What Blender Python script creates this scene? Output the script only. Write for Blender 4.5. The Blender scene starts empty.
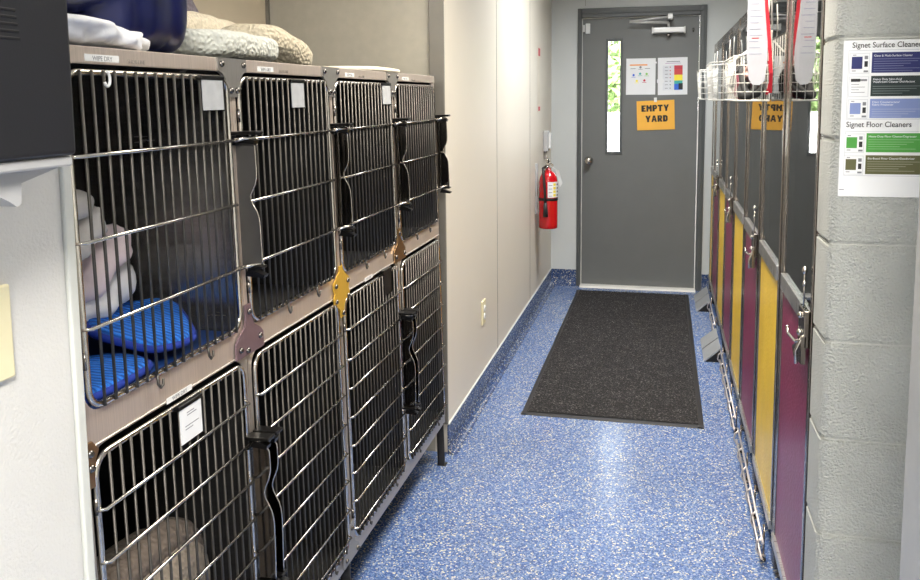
import bpy, bmesh, math, random
from mathutils import Vector, Matrix, noise
random.seed(7)
PI = math.pi
SC = bpy.context.scene
COL = SC.collection

# ------------------------------------------------------------------ materials
MATS = {}
def lin(c):
    return tuple((v/12.92 if v <= .04045 else ((v+.055)/1.055)**2.4) for v in [x/255 for x in c]) + (1,)
class NT:
    def __init__(s, name):
        m = bpy.data.materials.new(name); m.use_nodes = True
        s.m = m; s.nt = m.node_tree; s.N = s.nt.nodes; s.L = s.nt.links
        s.b = s.N['Principled BSDF']
        tc = s.N.new('ShaderNodeTexCoord'); s.co = tc.outputs['Object']; s.tc = tc
    def n(s, t, **kw):
        x = s.N.new(t)
        for k, v in kw.items():
            if k.startswith('i_'):
                x.inputs[k[2:].replace('_', ' ')].default_value = v
            else: setattr(x, k, v)
        return x
    def link(s, a, b): s.L.new(a, b)
    def noise(s, scale, detail=3, rough=.55, vec=None):
        x = s.n('ShaderNodeTexNoise'); x.inputs['Scale'].default_value = scale; x.inputs['Detail'].default_value = detail
        x.inputs['Roughness'].default_value = rough
        s.link(vec or s.co, x.inputs['Vector']); return x
    def ramp(s, fac, stops, interp='LINEAR'):
        r = s.n('ShaderNodeValToRGB'); cr = r.color_ramp; cr.interpolation = interp
        while len(cr.elements) < len(stops): cr.elements.new(.5)
        for e, (p, c) in zip(cr.elements, stops): e.position = p; e.color = c
        s.link(fac, r.inputs['Fac']); return r.outputs['Color']
    def bump(s, h, strength, dist=.002):
        b = s.n('ShaderNodeBump'); b.inputs['Strength'].default_value = strength; b.inputs['Distance'].default_value = dist
        s.link(h, b.inputs['Height']); s.link(b.outputs['Normal'], s.b.inputs['Normal'])
    def set(s, **kw):
        for k, v in kw.items(): s.b.inputs[k.replace('_', ' ')].default_value = v
def mat(key, color, rough=.5, metal=0, var=.06, vscale=9, bump=0, bscale=120, bdist=.002, **kw):
    """plain surface with a little procedural mottling and optional grain"""
    if key in MATS: return MATS[key]
    t = NT(key); c = lin(color)
    n = t.noise(vscale, 4)
    lo = tuple(max(0, v*(1-var)) for v in c[:3])+(1,); hi = tuple(min(1, v*(1+var)) for v in c[:3])+(1,)
    t.link(t.ramp(n.outputs['Fac'], [(.3, lo), (.7, hi)]), t.b.inputs['Base Color'])
    t.set(Roughness=rough, Metallic=metal)
    for k, v in kw.items(): t.b.inputs[k.replace('_', ' ')].default_value = v
    if bump:
        t.bump(t.noise(bscale, 3).outputs['Fac'], bump, bdist)
    MATS[key] = t.m; return t.m
def steel(key, color, rough, streak=(1, 60, 1), var=.12, bump=0, metal=1.0):
    if key in MATS: return MATS[key]
    t = NT(key); c = lin(color)
    mp = t.n('ShaderNodeMapping'); mp.inputs['Scale'].default_value = streak; t.link(t.co, mp.inputs['Vector'])
    n = t.noise(6, 4, .6, mp.outputs['Vector'])
    lo = tuple(v*(1-var) for v in c[:3])+(1,); hi = tuple(min(1, v*(1+var)) for v in c[:3])+(1,)
    t.link(t.ramp(n.outputs['Fac'], [(.3, lo), (.7, hi)]), t.b.inputs['Base Color'])
    r = t.n('ShaderNodeMapRange'); r.inputs['To Min'].default_value = rough*.75; r.inputs['To Max'].default_value = rough*1.3
    t.link(n.outputs['Fac'], r.inputs['Value']); t.link(r.outputs['Result'], t.b.inputs['Roughness'])
    t.set(Metallic=metal)
    if bump: t.bump(t.noise(bump, 2).outputs['Fac'], .15, .002)
    MATS[key] = t.m; return t.m
def emis(key, color, strength):
    if key in MATS: return MATS[key]
    t = NT(key); t.set(Roughness=.5); t.b.inputs['Base Color'].default_value = lin(color)
    t.b.inputs['Emission Color'].default_value = lin(color); t.b.inputs['Emission Strength'].default_value = strength
    MATS[key] = t.m; return t.m

def floor_mat(key, base, dark, light, rough=.28):
    t = NT(key)
    v = t.n('ShaderNodeTexVoronoi', feature='F1'); v.inputs['Scale'].default_value = 200; t.link(t.co, v.inputs['Vector'])
    sep = t.n('ShaderNodeSeparateColor'); t.link(v.outputs['Color'], sep.inputs['Color'])
    flk = t.ramp(sep.outputs[0], [(0, lin(dark)), (.3, lin(base)), (.62, lin(base)), (.63, lin(light)), (.80, lin((164, 166, 158))), (.81, lin(tuple(int(x*.8) for x in base))), (.93, lin((200, 196, 172)))], 'CONSTANT')
    n = t.noise(1.3, 3); big = t.ramp(n.outputs['Fac'], [(.3, (.86, .86, .86, 1)), (.7, (1.08, 1.08, 1.08, 1))])
    mx = t.n('ShaderNodeMix', data_type='RGBA', blend_type='MULTIPLY'); mx.inputs[0].default_value = 1
    t.link(flk, mx.inputs[6]); t.link(big, mx.inputs[7]); t.link(mx.outputs[2], t.b.inputs['Base Color'])
    t.set(Roughness=rough); t.b.inputs['Specular IOR Level'].default_value = .5
    t.bump(t.noise(60, 3).outputs['Fac'], .10, .003)
    MATS[key] = t.m; return t.m

M_floor = floor_mat('speckled_blue_floor', (94, 118, 162), (64, 88, 140), (134, 148, 174), .23)
M_base = floor_mat('speckled_blue_base', (52, 74, 116), (38, 56, 96), (92, 108, 138), .25)
M_wallL = mat('cream_wall_panel', (214, 207, 193), .45, var=.03, vscale=1.2, bump=.12, bscale=260)
M_wallE = mat('grey_alcove_panel', (176, 171, 157), .5, var=.05, vscale=25, bump=.2, bscale=260)
M_wallB = mat('cream_alcove_back', (222, 208, 184), .5, var=.03, vscale=3, bump=.12, bscale=260)
M_far = mat('far_wall_paint', (196, 199, 197), .55, var=.03, vscale=2, bump=.1, bscale=260)
M_white_panel = mat('white_pebbled_panel', (214, 213, 209), .42, var=.03, vscale=3, bump=.55, bscale=190, bdist=.002)
M_trim_grey = mat('aluminium_trim', (128, 124, 116), .4, .4)
M_ceiling = mat('ceiling_tile', (225, 225, 220), .8, bump=.3, bscale=90)
M_plain = mat('painted_wall', (205, 203, 196), .6, var=.03)
M_doorgrey = mat('grey_door_paint', (104, 106, 104), .42, var=.04, vscale=5, bump=.05, bscale=150)
M_framegrey = mat('grey_frame_paint', (84, 87, 87), .4, var=.05, vscale=6)
M_strip = mat('white_weatherstrip', (214, 212, 206), .5)
M_mat = None
def mk_mat():
    t = NT('charcoal_carpet_pile')
    n = t.noise(110, 4, .75); n2 = t.noise(14, 3)
    a = t.ramp(n.outputs['Fac'], [(.44, lin((6, 5, 6))), (.55, lin((28, 26, 27))), (.66, lin((124, 118, 118)))])
    b = t.ramp(n2.outputs['Fac'], [(.35, (.55, .55, .55, 1)), (.65, (1.1, 1.1, 1.1, 1))])
    mx = t.n('ShaderNodeMix', data_type='RGBA', blend_type='MULTIPLY'); mx.inputs[0].default_value = 1
    t.link(a, mx.inputs[6]); t.link(b, mx.inputs[7]); t.link(mx.outputs[2], t.b.inputs['Base Color'])
    t.set(Roughness=.95); t.bump(n.outputs['Fac'], .9, .01); return t.m
M_mat = mk_mat()
M_rubber = mat('black_rubber', (30, 30, 32), .5, bump=.2)
M_block = None
def mk_block():
    t = NT('painted_concrete_block')
    n = t.noise(260, 3, .6); n2 = t.noise(6, 3)
    t.link(t.ramp(n2.outputs['Fac'], [(.3, lin((186, 188, 182))), (.7, lin((199, 201, 195)))]), t.b.inputs['Base Color'])
    v = t.n('ShaderNodeTexVoronoi'); v.inputs['Scale'].default_value = 150; t.link(t.co, v.inputs['Vector'])
    mth = t.n('ShaderNodeMath', operation='MULTIPLY_ADD'); t.link(v.outputs['Distance'], mth.inputs[0]); mth.inputs[1].default_value = .5; t.link(n.outputs['Fac'], mth.inputs[2])
    t.set(Roughness=.5); t.bump(mth.outputs[0], .9, .011); return t.m
M_block = mk_block()
M_mortar = mat('painted_mortar', (204, 205, 200), .5, bump=.3, bscale=60)
M_steel = steel('brushed_stainless', (180, 173, 165), .38, metal=.75)
M_steel_warm = steel('warm_reflection_stainless', (208, 195, 184), .4, metal=.68)  # slight warm tone stands for reflections in the upper cage frames
M_chrome = steel('chrome_wire', (205, 200, 192), .2, (8, 8, 8))
M_bar = steel('grey_steel_bar', (96, 93, 89), .5, (8, 8, 8))
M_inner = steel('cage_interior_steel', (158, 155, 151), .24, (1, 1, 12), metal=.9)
M_innershade = steel('shaded_cage_interior', (20, 19, 18), .75, (1, 1, 30), metal=0)  # near-black colour stands for the shade inside these stainless cages
M_latch = steel('polished_latch_steel', (120, 118, 116), .13, (3, 3, 3))
M_bracket = mat('dark_latch_bracket', (26, 25, 25), .35, .6)
M_plate = steel('joining_plate_steel', (150, 147, 142), .38, metal=.6)
M_burrefl = steel('burgundy_reflection_plate', (138, 116, 124), .38, metal=.6)  # burgundy kennel doors' reflection put into the plate colour
M_yelrefl = steel('yellow_reflection_plate', (214, 172, 66), .4, metal=.5)  # yellow kennel doors' reflection put into the plate colour
M_brownplate = steel('brown_tinted_plate', (170, 140, 104), .35)  # brown tint; on the mid-height plate it stands for a reflection
M_bolt = steel('bolt_steel', (120, 116, 112), .25, (9, 9, 9))
M_card = mat('grey_card_pouch', (176, 178, 180), .35, var=.08, vscale=40)
M_paper = mat('white_paper', (226, 227, 228), .55, var=.02)
M_tape = mat('white_label_tape', (224, 224, 222), .5, var=.02)
M_ink = mat('black_ink', (28, 28, 30), .6)
M_inkgrey = mat('grey_ink', (120, 122, 126), .6)
M_navy = mat('navy_nylon', (5, 14, 62), .33, var=.3, vscale=14)
M_white_cloth = mat('white_cotton', (232, 232, 234), .85, var=.04, bump=.2, bscale=300)
M_pink_cloth = mat('pale_pink_cotton', (226, 210, 214), .9, var=.04, vscale=30, bump=.5, bscale=160)
M_grey_cloth = mat('pale_grey_cotton', (206, 203, 200), .9, var=.04, vscale=30, bump=.4, bscale=200)
def fleece(key, c, s=75):
    t = NT(key); v = t.n('ShaderNodeTexVoronoi', feature='SMOOTH_F1'); v.inputs['Scale'].default_value = s
    n = t.noise(22, 3); t.link(t.co, v.inputs['Vector'])
    k = lin(c); t.link(t.ramp(v.outputs['Distance'], [(.05, tuple(min(1, x*1.08) for x in k[:3])+(1,)), (.75, tuple(x*.80 for x in k[:3])+(1,))]), t.b.inputs['Base Color'])
    t.set(Roughness=.95); inv = t.n('ShaderNodeMath', operation='SUBTRACT'); inv.inputs[0].default_value = 1; t.link(v.outputs['Distance'], inv.inputs[1])
    t.bump(inv.outputs[0], .9, .008); MATS[key] = t.m; return t.m
M_fleece_w = fleece('pale_fleece', (206, 208, 200), 110); M_fleece_c = fleece('cream_fleece', (218, 208, 186), 110); M_fleece_t = fleece('tan_fleece', (194, 184, 162), 110)
M_lilac = fleece('lilac_plush', (140, 132, 142), 90); M_bed = fleece('brown_plush', (122, 110, 100), 110); M_bed2 = fleece('beige_plush', (158, 146, 132), 110)
def pad_mat():
    t = NT('quilted_blue_fabric')
    w = t.n('ShaderNodeTexWave', wave_type='BANDS', bands_direction='Y'); w.inputs['Scale'].default_value = 26; w.inputs['Distortion'].default_value = 1.2; w.inputs['Detail'].default_value = 1
    t.link(t.co, w.inputs['Vector'])
    n = t.noise(160, 3)
    t.link(t.ramp(w.outputs['Fac'], [(.1, lin((16, 84, 178))), (.6, lin((36, 122, 226)))]), t.b.inputs['Base Color'])
    ad = t.n('ShaderNodeMath', operation='ADD'); t.link(w.outputs['Fac'], ad.inputs[0]); t.link(n.outputs['Fac'], ad.inputs[1])
    t.set(Roughness=.85); t.bump(ad.outputs[0], .8, .004); return t.m
M_pad = pad_mat()
M_padedge = mat('royal_blue_binding', (16, 50, 150), .8)
M_bluemat = mat('blue_floor_liner', (24, 58, 116), .5, var=.1)
M_dark_plastic = mat('dark_grey_plastic', (27, 28, 33), .42, var=.05, vscale=4, bump=.06, bscale=300)
M_black = mat('black_plastic', (14, 14, 15), .5)
M_pale_plastic = mat('pale_grey_plastic', (178, 178, 178), .45, var=.03)
M_ivory = mat('ivory_plastic', (226, 218, 182), .35, var=.02)
M_white_plastic = mat('white_plastic', (222, 222, 220), .35, var=.02)
M_red = mat('red_enamel', (186, 14, 24), .22, var=.08, Coat_Weight=.4)
M_yellow_label = mat('yellow_label', (230, 210, 60), .5)
M_orange = mat('orange_paper', (236, 176, 66), .6, var=.03)
M_dkchrome = steel('dark_kennel_chrome', (142, 134, 127), .2, (40, 40, 1))
M_ltchrome = steel('bright_kennel_rail', (190, 188, 184), .28, (1, 30, 1))
M_rackwire = mat('bright_rack_wire', (196, 188, 186), .35, .5)
M_kbody = mat('kennel_interior', (92, 97, 99), .6, var=.05)
def col_panel(key, c, scale):
    t = NT(key); k = lin(c)
    n = t.noise(5, 3)
    t.link(t.ramp(n.outputs['Fac'], [(.3, tuple(x*.9 for x in k[:3])+(1,)), (.7, tuple(min(1, x*1.08) for x in k[:3])+(1,))]), t.b.inputs['Base Color'])
    v = t.n('ShaderNodeTexVoronoi', feature='SMOOTH_F1'); v.inputs['Scale'].default_value = scale; t.link(t.co, v.inputs['Vector'])
    t.set(Roughness=.33); t.bump(v.outputs['Distance'], .35, .004); return t.m
M_yel = col_panel('yellow_embossed_panel', (240, 198, 48), 110); M_bur = col_panel('burgundy_embossed_panel', (128, 32, 74), 130)
def glass(key, tint, rough=.0):
    t = NT(key); t.set(Roughness=rough, IOR=1.5); t.b.inputs['Transmission Weight'].default_value = 1; t.b.inputs['Base Color'].default_value = lin(tint)
    n = t.noise(3, 2); r = t.n('ShaderNodeMapRange'); r.inputs['To Min'].default_value = rough; r.inputs['To Max'].default_value = rough+.015
    t.link(n.outputs['Fac'], r.inputs['Value']); t.link(r.outputs['Result'], t.b.inputs['Roughness']); return t.m
M_glass = glass('clear_window_glass', (240, 246, 244))
M_kglass = glass('kennel_door_glass', (150, 156, 158), .005)
M_sleeve = mat('white_sheet_in_sleeve', (198, 198, 204), .25, var=.04, vscale=20)
M_redstrap = mat('red_webbing', (196, 24, 44), .6, bump=.4, bscale=300)
M_maroon = mat('maroon_webbing', (92, 20, 40), .7); M_blackweb = mat('black_webbing', (18, 17, 18), .7)
M_tanweb = mat('pinkish_webbing', (176, 140, 130), .7)
M_whitewire = mat('white_coated_wire', (222, 219, 211), .35)
M_leaf = mat('sunlit_leaf', (132, 158, 96), .6, var=.3, vscale=6)
M_outground = mat('pale_concrete', (206, 204, 200), .8)
M_fence = mat('pale_fence', (232, 224, 222), .7)
M_bark = mat('bark', (96, 80, 64), .9)

# ------------------------------------------------------------------ mesh helpers
class MB:
    def __init__(s): s.bm = bmesh.new()
    def box(s, x0, y0, z0, x1, y1, z1, bevel=0, seg=2):
        r = bmesh.ops.create_cube(s.bm, size=1)
        vs = r['verts']
        for v in vs:
            v.co = Vector(((x0+x1)/2+v.co.x*(x1-x0), (y0+y1)/2+v.co.y*(y1-y0), (z0+z1)/2+v.co.z*(z1-z0)))
        if bevel:
            es = list({e for v in vs for e in v.link_edges})
            bmesh.ops.bevel(s.bm, geom=es, offset=bevel, segments=seg, affect='EDGES', profile=.5)
        return s
    def tube(s, pts, r, n=8, closed=False, caps=True):
        pts = [Vector(p) for p in pts]; m = len(pts); rings = []
        prev = None
        for i, p in enumerate(pts):
            a = pts[i-1] if (i > 0 or closed) else p; b = pts[(i+1) % m] if (i < m-1 or closed) else p
            t = (b-a).normalized()
            if prev is None:
                u = t.orthogonal().normalized()
            else:
                u = (prev-t*prev.dot(t))
                u = u.normalized() if u.length > 1e-6 else t.orthogonal().normalized()
            prev = u; w = t.cross(u)
            rr = r[i] if isinstance(r, (list, tuple)) else r
            rings.append([s.bm.verts.new(p+(u*math.cos(2*PI*k/n)+w*math.sin(2*PI*k/n))*rr) for k in range(n)])
        for i in range(m if closed else m-1):
            A, B = rings[i], rings[(i+1) % m]
            off = 0
            if closed and i == m-1:
                off = min(range(n), key=lambda o: (A[0].co-B[o].co).length)
            for k in range(n):
                f = s.bm.faces.new((A[k], A[(k+1) % n], B[(k+1+off) % n], B[(k+off) % n])); f.smooth = True
        if caps and not closed:
            s.bm.faces.new(rings[0][::-1]); s.bm.faces.new(rings[-1])
        return s
    def prism(s, poly, axis, a, b):
        """poly = list of 2-D points in the other two axes (cyclic order x,y,z without axis), extruded a..b"""
        def mk(u, v, w):
            return {'x': (w, u, v), 'y': (u, w, v), 'z': (u, v, w)}[axis]
        A = [s.bm.verts.new(mk(u, v, a)) for u, v in poly]; B = [s.bm.verts.new(mk(u, v, b)) for u, v in poly]
        s.bm.faces.new(A[::-1]); s.bm.faces.new(B); n = len(poly)
        for i in range(n): s.bm.faces.new((A[i], A[(i+1) % n], B[(i+1) % n], B[i]))
        return s
    def ringplate(s, outer, inner, x0, x1):
        """plate in the y-z plane with a hole; outer & inner same count, radially matched"""
        n = len(outer)
        V = [[s.bm.verts.new((x, p[0], p[1])) for p in P] for x in (x0, x1) for P in (outer, inner)]
        o0, i0, o1, i1 = V
        for k in range(n):
            j = (k+1) % n
            s.bm.faces.new((o0[k], o0[j], i0[j], i0[k])); s.bm.faces.new((o1[j], o1[k], i1[k], i1[j]))
            s.bm.faces.new((o0[j], o0[k], o1[k], o1[j])); s.bm.faces.new((i0[k], i0[j], i1[j], i1[k]))
        return s
    def lathe(s, prof, c, axis='z', n=24):
        c = Vector(c); rings = []
        for r, h in prof:
            ring = []
            for k in range(n):
                a = 2*PI*k/n; u, v = r*math.cos(a), r*math.sin(a)
                ring.append(s.bm.verts.new(c+Vector({'z': (u, v, h), 'x': (h, u, v), 'y': (u, h, v)}[axis])))
            rings.append(ring)
        for A, B in zip(rings, rings[1:]):
            for k in range(n):
                f = s.bm.faces.new((A[k], A[(k+1) % n], B[(k+1) % n], B[k])); f.smooth = True
        s.bm.faces.new(rings[0][::-1]); s.bm.faces.new(rings[-1]); return s
    def blob(s, c, r, e=(1, 1), disp=0, freq=8, seed=0, nu=40, nv=24, rot=None, flat=None, dirs=(1, 1, 1)):
        """superellipsoid with noise folds"""
        c = Vector(c); R = rot or Matrix.Identity(3); g = []
        sg = lambda v, p: math.copysign(abs(v)**p, v)
        for j in range(nv+1):
            row = []
            ph = -PI/2+PI*j/nv
            for i in range(nu):
                th = 2*PI*i/nu
                p = Vector((r[0]*sg(math.cos(ph), e[0])*sg(math.cos(th), e[1]), r[1]*sg(math.cos(ph), e[0])*sg(math.sin(th), e[1]), r[2]*sg(math.sin(ph), e[0])))
                if disp:
                    q = Vector((p.x*dirs[0], p.y*dirs[1], p.z*dirs[2]))*freq+Vector((seed*7.3, seed*3.1, 0))
                    d = p.normalized() if p.length > 1e-6 else Vector((0, 0, 1))
                    p = p+d*disp*(noise.noise(q)+.5*noise.noise(q*2.1))
                p = R @ p+c
                if flat is not None and p.z < flat: p.z = flat
                row.append(p)
            g.append(row)
        bot = s.bm.verts.new(sum(g[0], Vector())/nu); top = s.bm.verts.new(sum(g[-1], Vector())/nu)
        rows = [[s.bm.verts.new(p) for p in row] for row in g[1:-1]]
        for A, B in zip(rows, rows[1:]):
            for i in range(nu):
                f = s.bm.faces.new((A[i], A[(i+1) % nu], B[(i+1) % nu], B[i])); f.smooth = True
        for i in range(nu):
            s.bm.faces.new((bot, rows[0][(i+1) % nu], rows[0][i])).smooth = True; s.bm.faces.new((top, rows[-1][i], rows[-1][(i+1) % nu])).smooth = True
        return s
    def build(s, name, m, parent=None, smooth=False):
        bmesh.ops.recalc_face_normals(s.bm, faces=s.bm.faces)
        me = bpy.data.meshes.new(name); s.bm.to_mesh(me); s.bm.free()
        if smooth:
            for p in me.polygons: p.use_smooth = True
        o = bpy.data.objects.new(name, me); me.materials.append(m); COL.objects.link(o)
        if parent: o.parent = parent
        return o
def tag(o, label=None, cat=None, group=None, kind=None):
    if label: o['label'] = label
    if cat: o['category'] = cat
    if group: o['group'] = group
    if kind: o['kind'] = kind
    return o
def thing(name, label, cat, loc=(0, 0, 0), rot=(0, 0, 0), group=None):
    o = bpy.data.objects.new(name, None); COL.objects.link(o); o.empty_display_size = .05
    o.location = loc; o.rotation_euler = rot
    return tag(o, label, cat, group)
def struct(name, mb, m, parent=None):
    o = mb.build(name, m, parent)
    if not parent: o['kind'] = 'structure'
    return o
def copy_tree(o, parent=None):
    c = o.copy(); COL.objects.link(c)
    if parent: c.parent = parent
    for ch in list(o.children): copy_tree(ch, c)
    return c
def rrect(y0, z0, y1, z1, r, n=6):
    pts = []
    for cy, cz, a0 in ((y1-r, z1-r, 0), (y0+r, z1-r, 90), (y0+r, z0+r, 180), (y1-r, z0+r, 270)):
        for k in range(n+1):
            a = math.radians(a0+90*k/n); pts.append((cy+r*math.cos(a), cz+r*math.sin(a)))
    return pts
def rect_matched(y0, z0, y1, z1, inner, iy0, iz0, iy1, iz1):
    out = []
    n = len(inner)//4
    for q, (cy, cz) in enumerate(((y1, z1), (y0, z1), (y0, z0), (y1, z0))):
        for k in range(n): out.append((cy, cz) if k == n//2 else None)
    # corner runs: project half of each run on the adjoining sides
    for q, (sx, sz) in enumerate(((1, 1), (-1, 1), (-1, -1), (1, -1))):
        for k in range(n):
            i = q*n+k
            if out[i] is None:
                py, pz = inner[i]
                side_first = (k < n//2)
                # q even: run goes from vertical side to horizontal side
                if (q % 2 == 0) == side_first: out[i] = ((y1 if sx > 0 else y0), pz)
                else: out[i] = (py, (z1 if sz > 0 else z0))
    return out
def text(body, size, m, parent, loc, rot, name='lettering', bold=0, align='LEFT', sx=1.0, extrude=.0003, space=1.0):
    cu = bpy.data.curves.new(name, 'FONT'); cu.body = body; cu.size = size; cu.extrude = extrude; cu.offset = bold; cu.align_x = align
    cu.space_line = .9; cu.space_character = space; cu.resolution_u = 4
    tmp = bpy.data.objects.new('t', cu)
    me = bpy.data.meshes.new_from_object(tmp); me.name = name
    bpy.data.objects.remove(tmp); bpy.data.curves.remove(cu)
    me.materials.clear(); me.materials.append(m)
    o = bpy.data.objects.new(name, me); COL.objects.link(o); o.parent = parent
    o.location = loc; o.rotation_euler = rot; o.scale = (sx, 1, 1); return o
GLYPH = {   # chunky block capitals for the hand made sign, on a 10 x 12 grid
 'E': [[(0, 0), (8, 0), (8, 2.6), (4.4, 2.6), (4.4, 4.8), (7, 4.8), (7, 7.2), (4.4, 7.2), (4.4, 9.4), (8, 9.4), (8, 12), (0, 12)]],
 'M': [[(0, 0), (3.4, 0), (3.4, 6.5), (5, 2.5), (6.6, 6.5), (6.6, 0), (10, 0), (10, 12), (6.8, 12), (5, 7.8), (3.2, 12), (0, 12)]],
 'P': [[(0, 0), (4.2, 0), (4.2, 4), (7, 4.2), (8.4, 6), (8.4, 10), (7, 12), (0, 12)]],
 'T': [[(3, 0), (6.6, 0), (6.6, 9), (9.4, 8.6), (9.4, 12), (0.2, 12), (0.2, 8.6), (3, 9)]],
 'Y': [[(3.2, 0), (6.8, 0), (6.8, 4.4), (10, 12), (6.4, 12), (5, 8), (3.6, 12), (0, 12), (3.2, 4.4)]],
 'A': [[(0, 0), (3, 0), (3.7, 2.6), (6.3, 2.6), (7, 0), (10, 0), (7, 12), (3, 12)]],
 'R': [[(0, 0), (3.8, 0), (3.8, 3.6), (5.4, 0), (9.2, 0), (7, 4.6), (8.4, 6.4), (8.4, 10), (7, 12), (0, 12)]],
 'D': [[(0, 0), (6, 0), (8.6, 2.6), (8.6, 9.4), (6, 12), (0, 12)]],
}
HOLES = {'P': [(4.2, 6.4), (5.2, 6.4), (5.2, 9.6), (4.2, 9.6)], 'A': [(4.5, 5), (5.5, 5), (5, 8.6)], 'R': [(3.9, 6.8), (5, 6.8), (5, 9.8), (3.9, 9.8)], 'D': [(4, 2.8), (5.2, 4), (5.2, 8), (4, 9.2)]}
def sign_word(word, h, m, hole_m, parent, cx, z, y):
    u = h/12; wd = {'E': 8, 'M': 10, 'P': 8.4, 'T': 9.6, 'Y': 10, 'A': 10, 'R': 9, 'D': 8.6}
    W = sum(wd[c]+1.1 for c in word)-1.1; x = -W/2
    mb, hb_ = MB(), MB()
    for c in word:
        for P in GLYPH[c]: mb.prism([(cx+(x+a)*u*1.0, z+b*u) for a, b in P], 'y', y-.0004, y)
        if c in HOLES: hb_.prism([(cx+(x+a)*u, z+b*u) for a, b in HOLES[c]], 'y', y-.0008, y-.0002)
        x += wd[c]+1.1
    o = mb.build('lettering', m, parent); hb_.build('letter_counter', hole_m, o); return o
ROT_FRONT = (PI/2, 0, 0)        # text facing -Y, reading along +X
ROT_RIGHT = (PI/2, 0, PI/2)     # text facing +X, reading along +Y

# ------------------------------------------------------------------ numbers of the place (metres)
CAM_H = 1.5273
D = 6.726           # plane of the far door
XL = -.885          # left wall
YE = 3.35           # where the left wall begins (end of the cage alcove)
XR = .352           # kennel fronts
YB = 1.95           # face of the block wall
H = 2.75
XBACK = -1.67

# ------------------------------------------------------------------ room shell
fl = MB().box(-3, -2.2, -.12, 2.2, D+.14, 0); struct('floor', fl, M_floor)
struct('ceiling', MB().box(-3, -2.2, H, 2.2, D+.14, H+.1), M_ceiling)
# left wall beyond the alcove, in three panels with thin seams
wl = MB()
seams = [YE, 4.45, 5.60, D]
for a, b in zip(seams, seams[1:]): wl.box(XL-.02, a+.0015, 0, XL, b-.0015, H, .001, 1)
wl.box(XL-.06, YE, 0, XL-.015, D, H)
struct('wall_left', wl, M_wallL)
for k_, (y_, n_) in enumerate(((4.45, 7), (5.60, 8))): struct('trim_%d' % n_, MB().box(XL-.01, y_-.0016, .131, XL+.0012, y_+.0016, H), mat('grey_seam_strip', (120, 118, 112), .5))
struct('wall_alcove_end', MB().box(-1.8, YE, 0, XL-.06, YE+.1, H), M_wallE)
struct('trim_1', MB().box(XL-.062, YE-.012, .13, XL+.002, YE-.0005, H, .003), M_trim_grey)   # corner strip of the alcove
struct('wall_alcove_back', MB().box(XBACK-.1, .9, 0, XBACK, YE, H), M_wallB)
struct('trim_2', MB().box(XBACK+.0005, YE-.016, 1.5, XBACK+.014, YE-.0005, H), M_trim_grey)
# white panelled wall in line with the cage fronts, ending at the first cage
struct('wall_partition', MB().box(-1.0, -2.1, 0, -.880, 1.069, H, .002), M_white_panel)
struct('trim_3', MB().box(-.905, 1.070, 0, -.874, 1.089, H, .003), mat('pale_edge_trim', (206, 208, 202), .4))
# far wall with door opening
fw = MB()
fw.box(-1.0, D-.03, 0, -.66, D+.12, H); fw.box(.285, D-.03, 0, 2.2, D+.12, H); fw.box(-.66, D-.03, 2.2, .285, D+.12, H)
struct('wall_far', fw, M_far)
struct('trim_4', MB().box(-.6195, D-.0325, 2.235, -.6165, D-.0305, H), M_trim_grey)
# rooms's other sides (behind camera)
struct('wall_back', MB().box(-3, -2.2, 0, 2.2, -2.1, H), M_plain)
struct('wall_side_right', MB().box(2.1, -2.1, 0, 2.2, D-.03, H), M_plain)
# block wall on the right
bw = MB()
courses = [.077, .302, .526, .752, .977, 1.2, 1.43, 1.648, 1.87, 2.095, 2.32, 2.545, 2.75]
def bull(x0, y0, x1, y1, r, inset=0, n=5):
    x0 += inset; y0 += inset
    pts = [(x1, y0), (x1, y1), (x0, y1)]
    for k in range(n+1):
        a = PI+PI/2*k/n; pts.append((x0+r+r*math.cos(a), y0+r+r*math.sin(a)))
    return pts
prev = 0.0
for c in courses:
    P = bull(.357, YB, 2.1, 2.094, .022)
    z0, z1 = prev+.004, c-.004
    # slightly eased block edges: three stacked prisms
    bw.prism(bull(.357, YB, 2.1, 2.094, .022, .003), 'z', z0-.002, z0+.003); bw.prism(P, 'z', z0+.003, z1-.003); bw.prism(bull(.357, YB, 2.1, 2.094, .022, .003), 'z', z1-.003, z1+.002)
    prev = c
blk = struct('wall_block', bw, M_block)
mo = MB(); mo.prism(bull(.357, YB, 2.1, 2.09, .018, .006), 'z', 0, H); struct('mortar', mo, M_mortar, blk)
struct('trim_5', MB().box(.388, 1.30, 0, .62, 1.42, H, .006), mat('grey_steel_jamb', (172, 173, 172), .45, bump=.15, bscale=300))
# coved floor base
def cove(y0, y1, name):
    m = MB()
    prof = [(XL+.0005, .13), (XL+.005, .13)]+[(XL+.041-.036*math.cos(a), .037-.036*math.sin(a)) for a in [PI/2*k/9 for k in range(10)]]+[(XL+.0005, .001)]
    m.prism(prof, 'y', y0, y1); return struct(name, m, M_base)
cove(YE-.02, D-.03, 'baseboard_left')
m = MB(); m.prism([(D-.0305, .13), (D-.036, .13), (D-.04, .06), (D-.046, .03), (D-.056, .012), (D-.072, .001), (D-.0305, .001)], 'x', XL, -.678); m.prism([(D-.0305, .13), (D-.036, .13), (D-.04, .06), (D-.046, .03), (D-.056, .012), (D-.072, .001), (D-.0305, .001)], 'x', .306, .36)
struct('baseboard_far', m, M_base)
m = MB(); m.box(XL+.0003, YE-.01, .13, XL+.007, D-.03, .134); struct('trim_6', m, mat('pale_cap', (196, 198, 196), .4))

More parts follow.
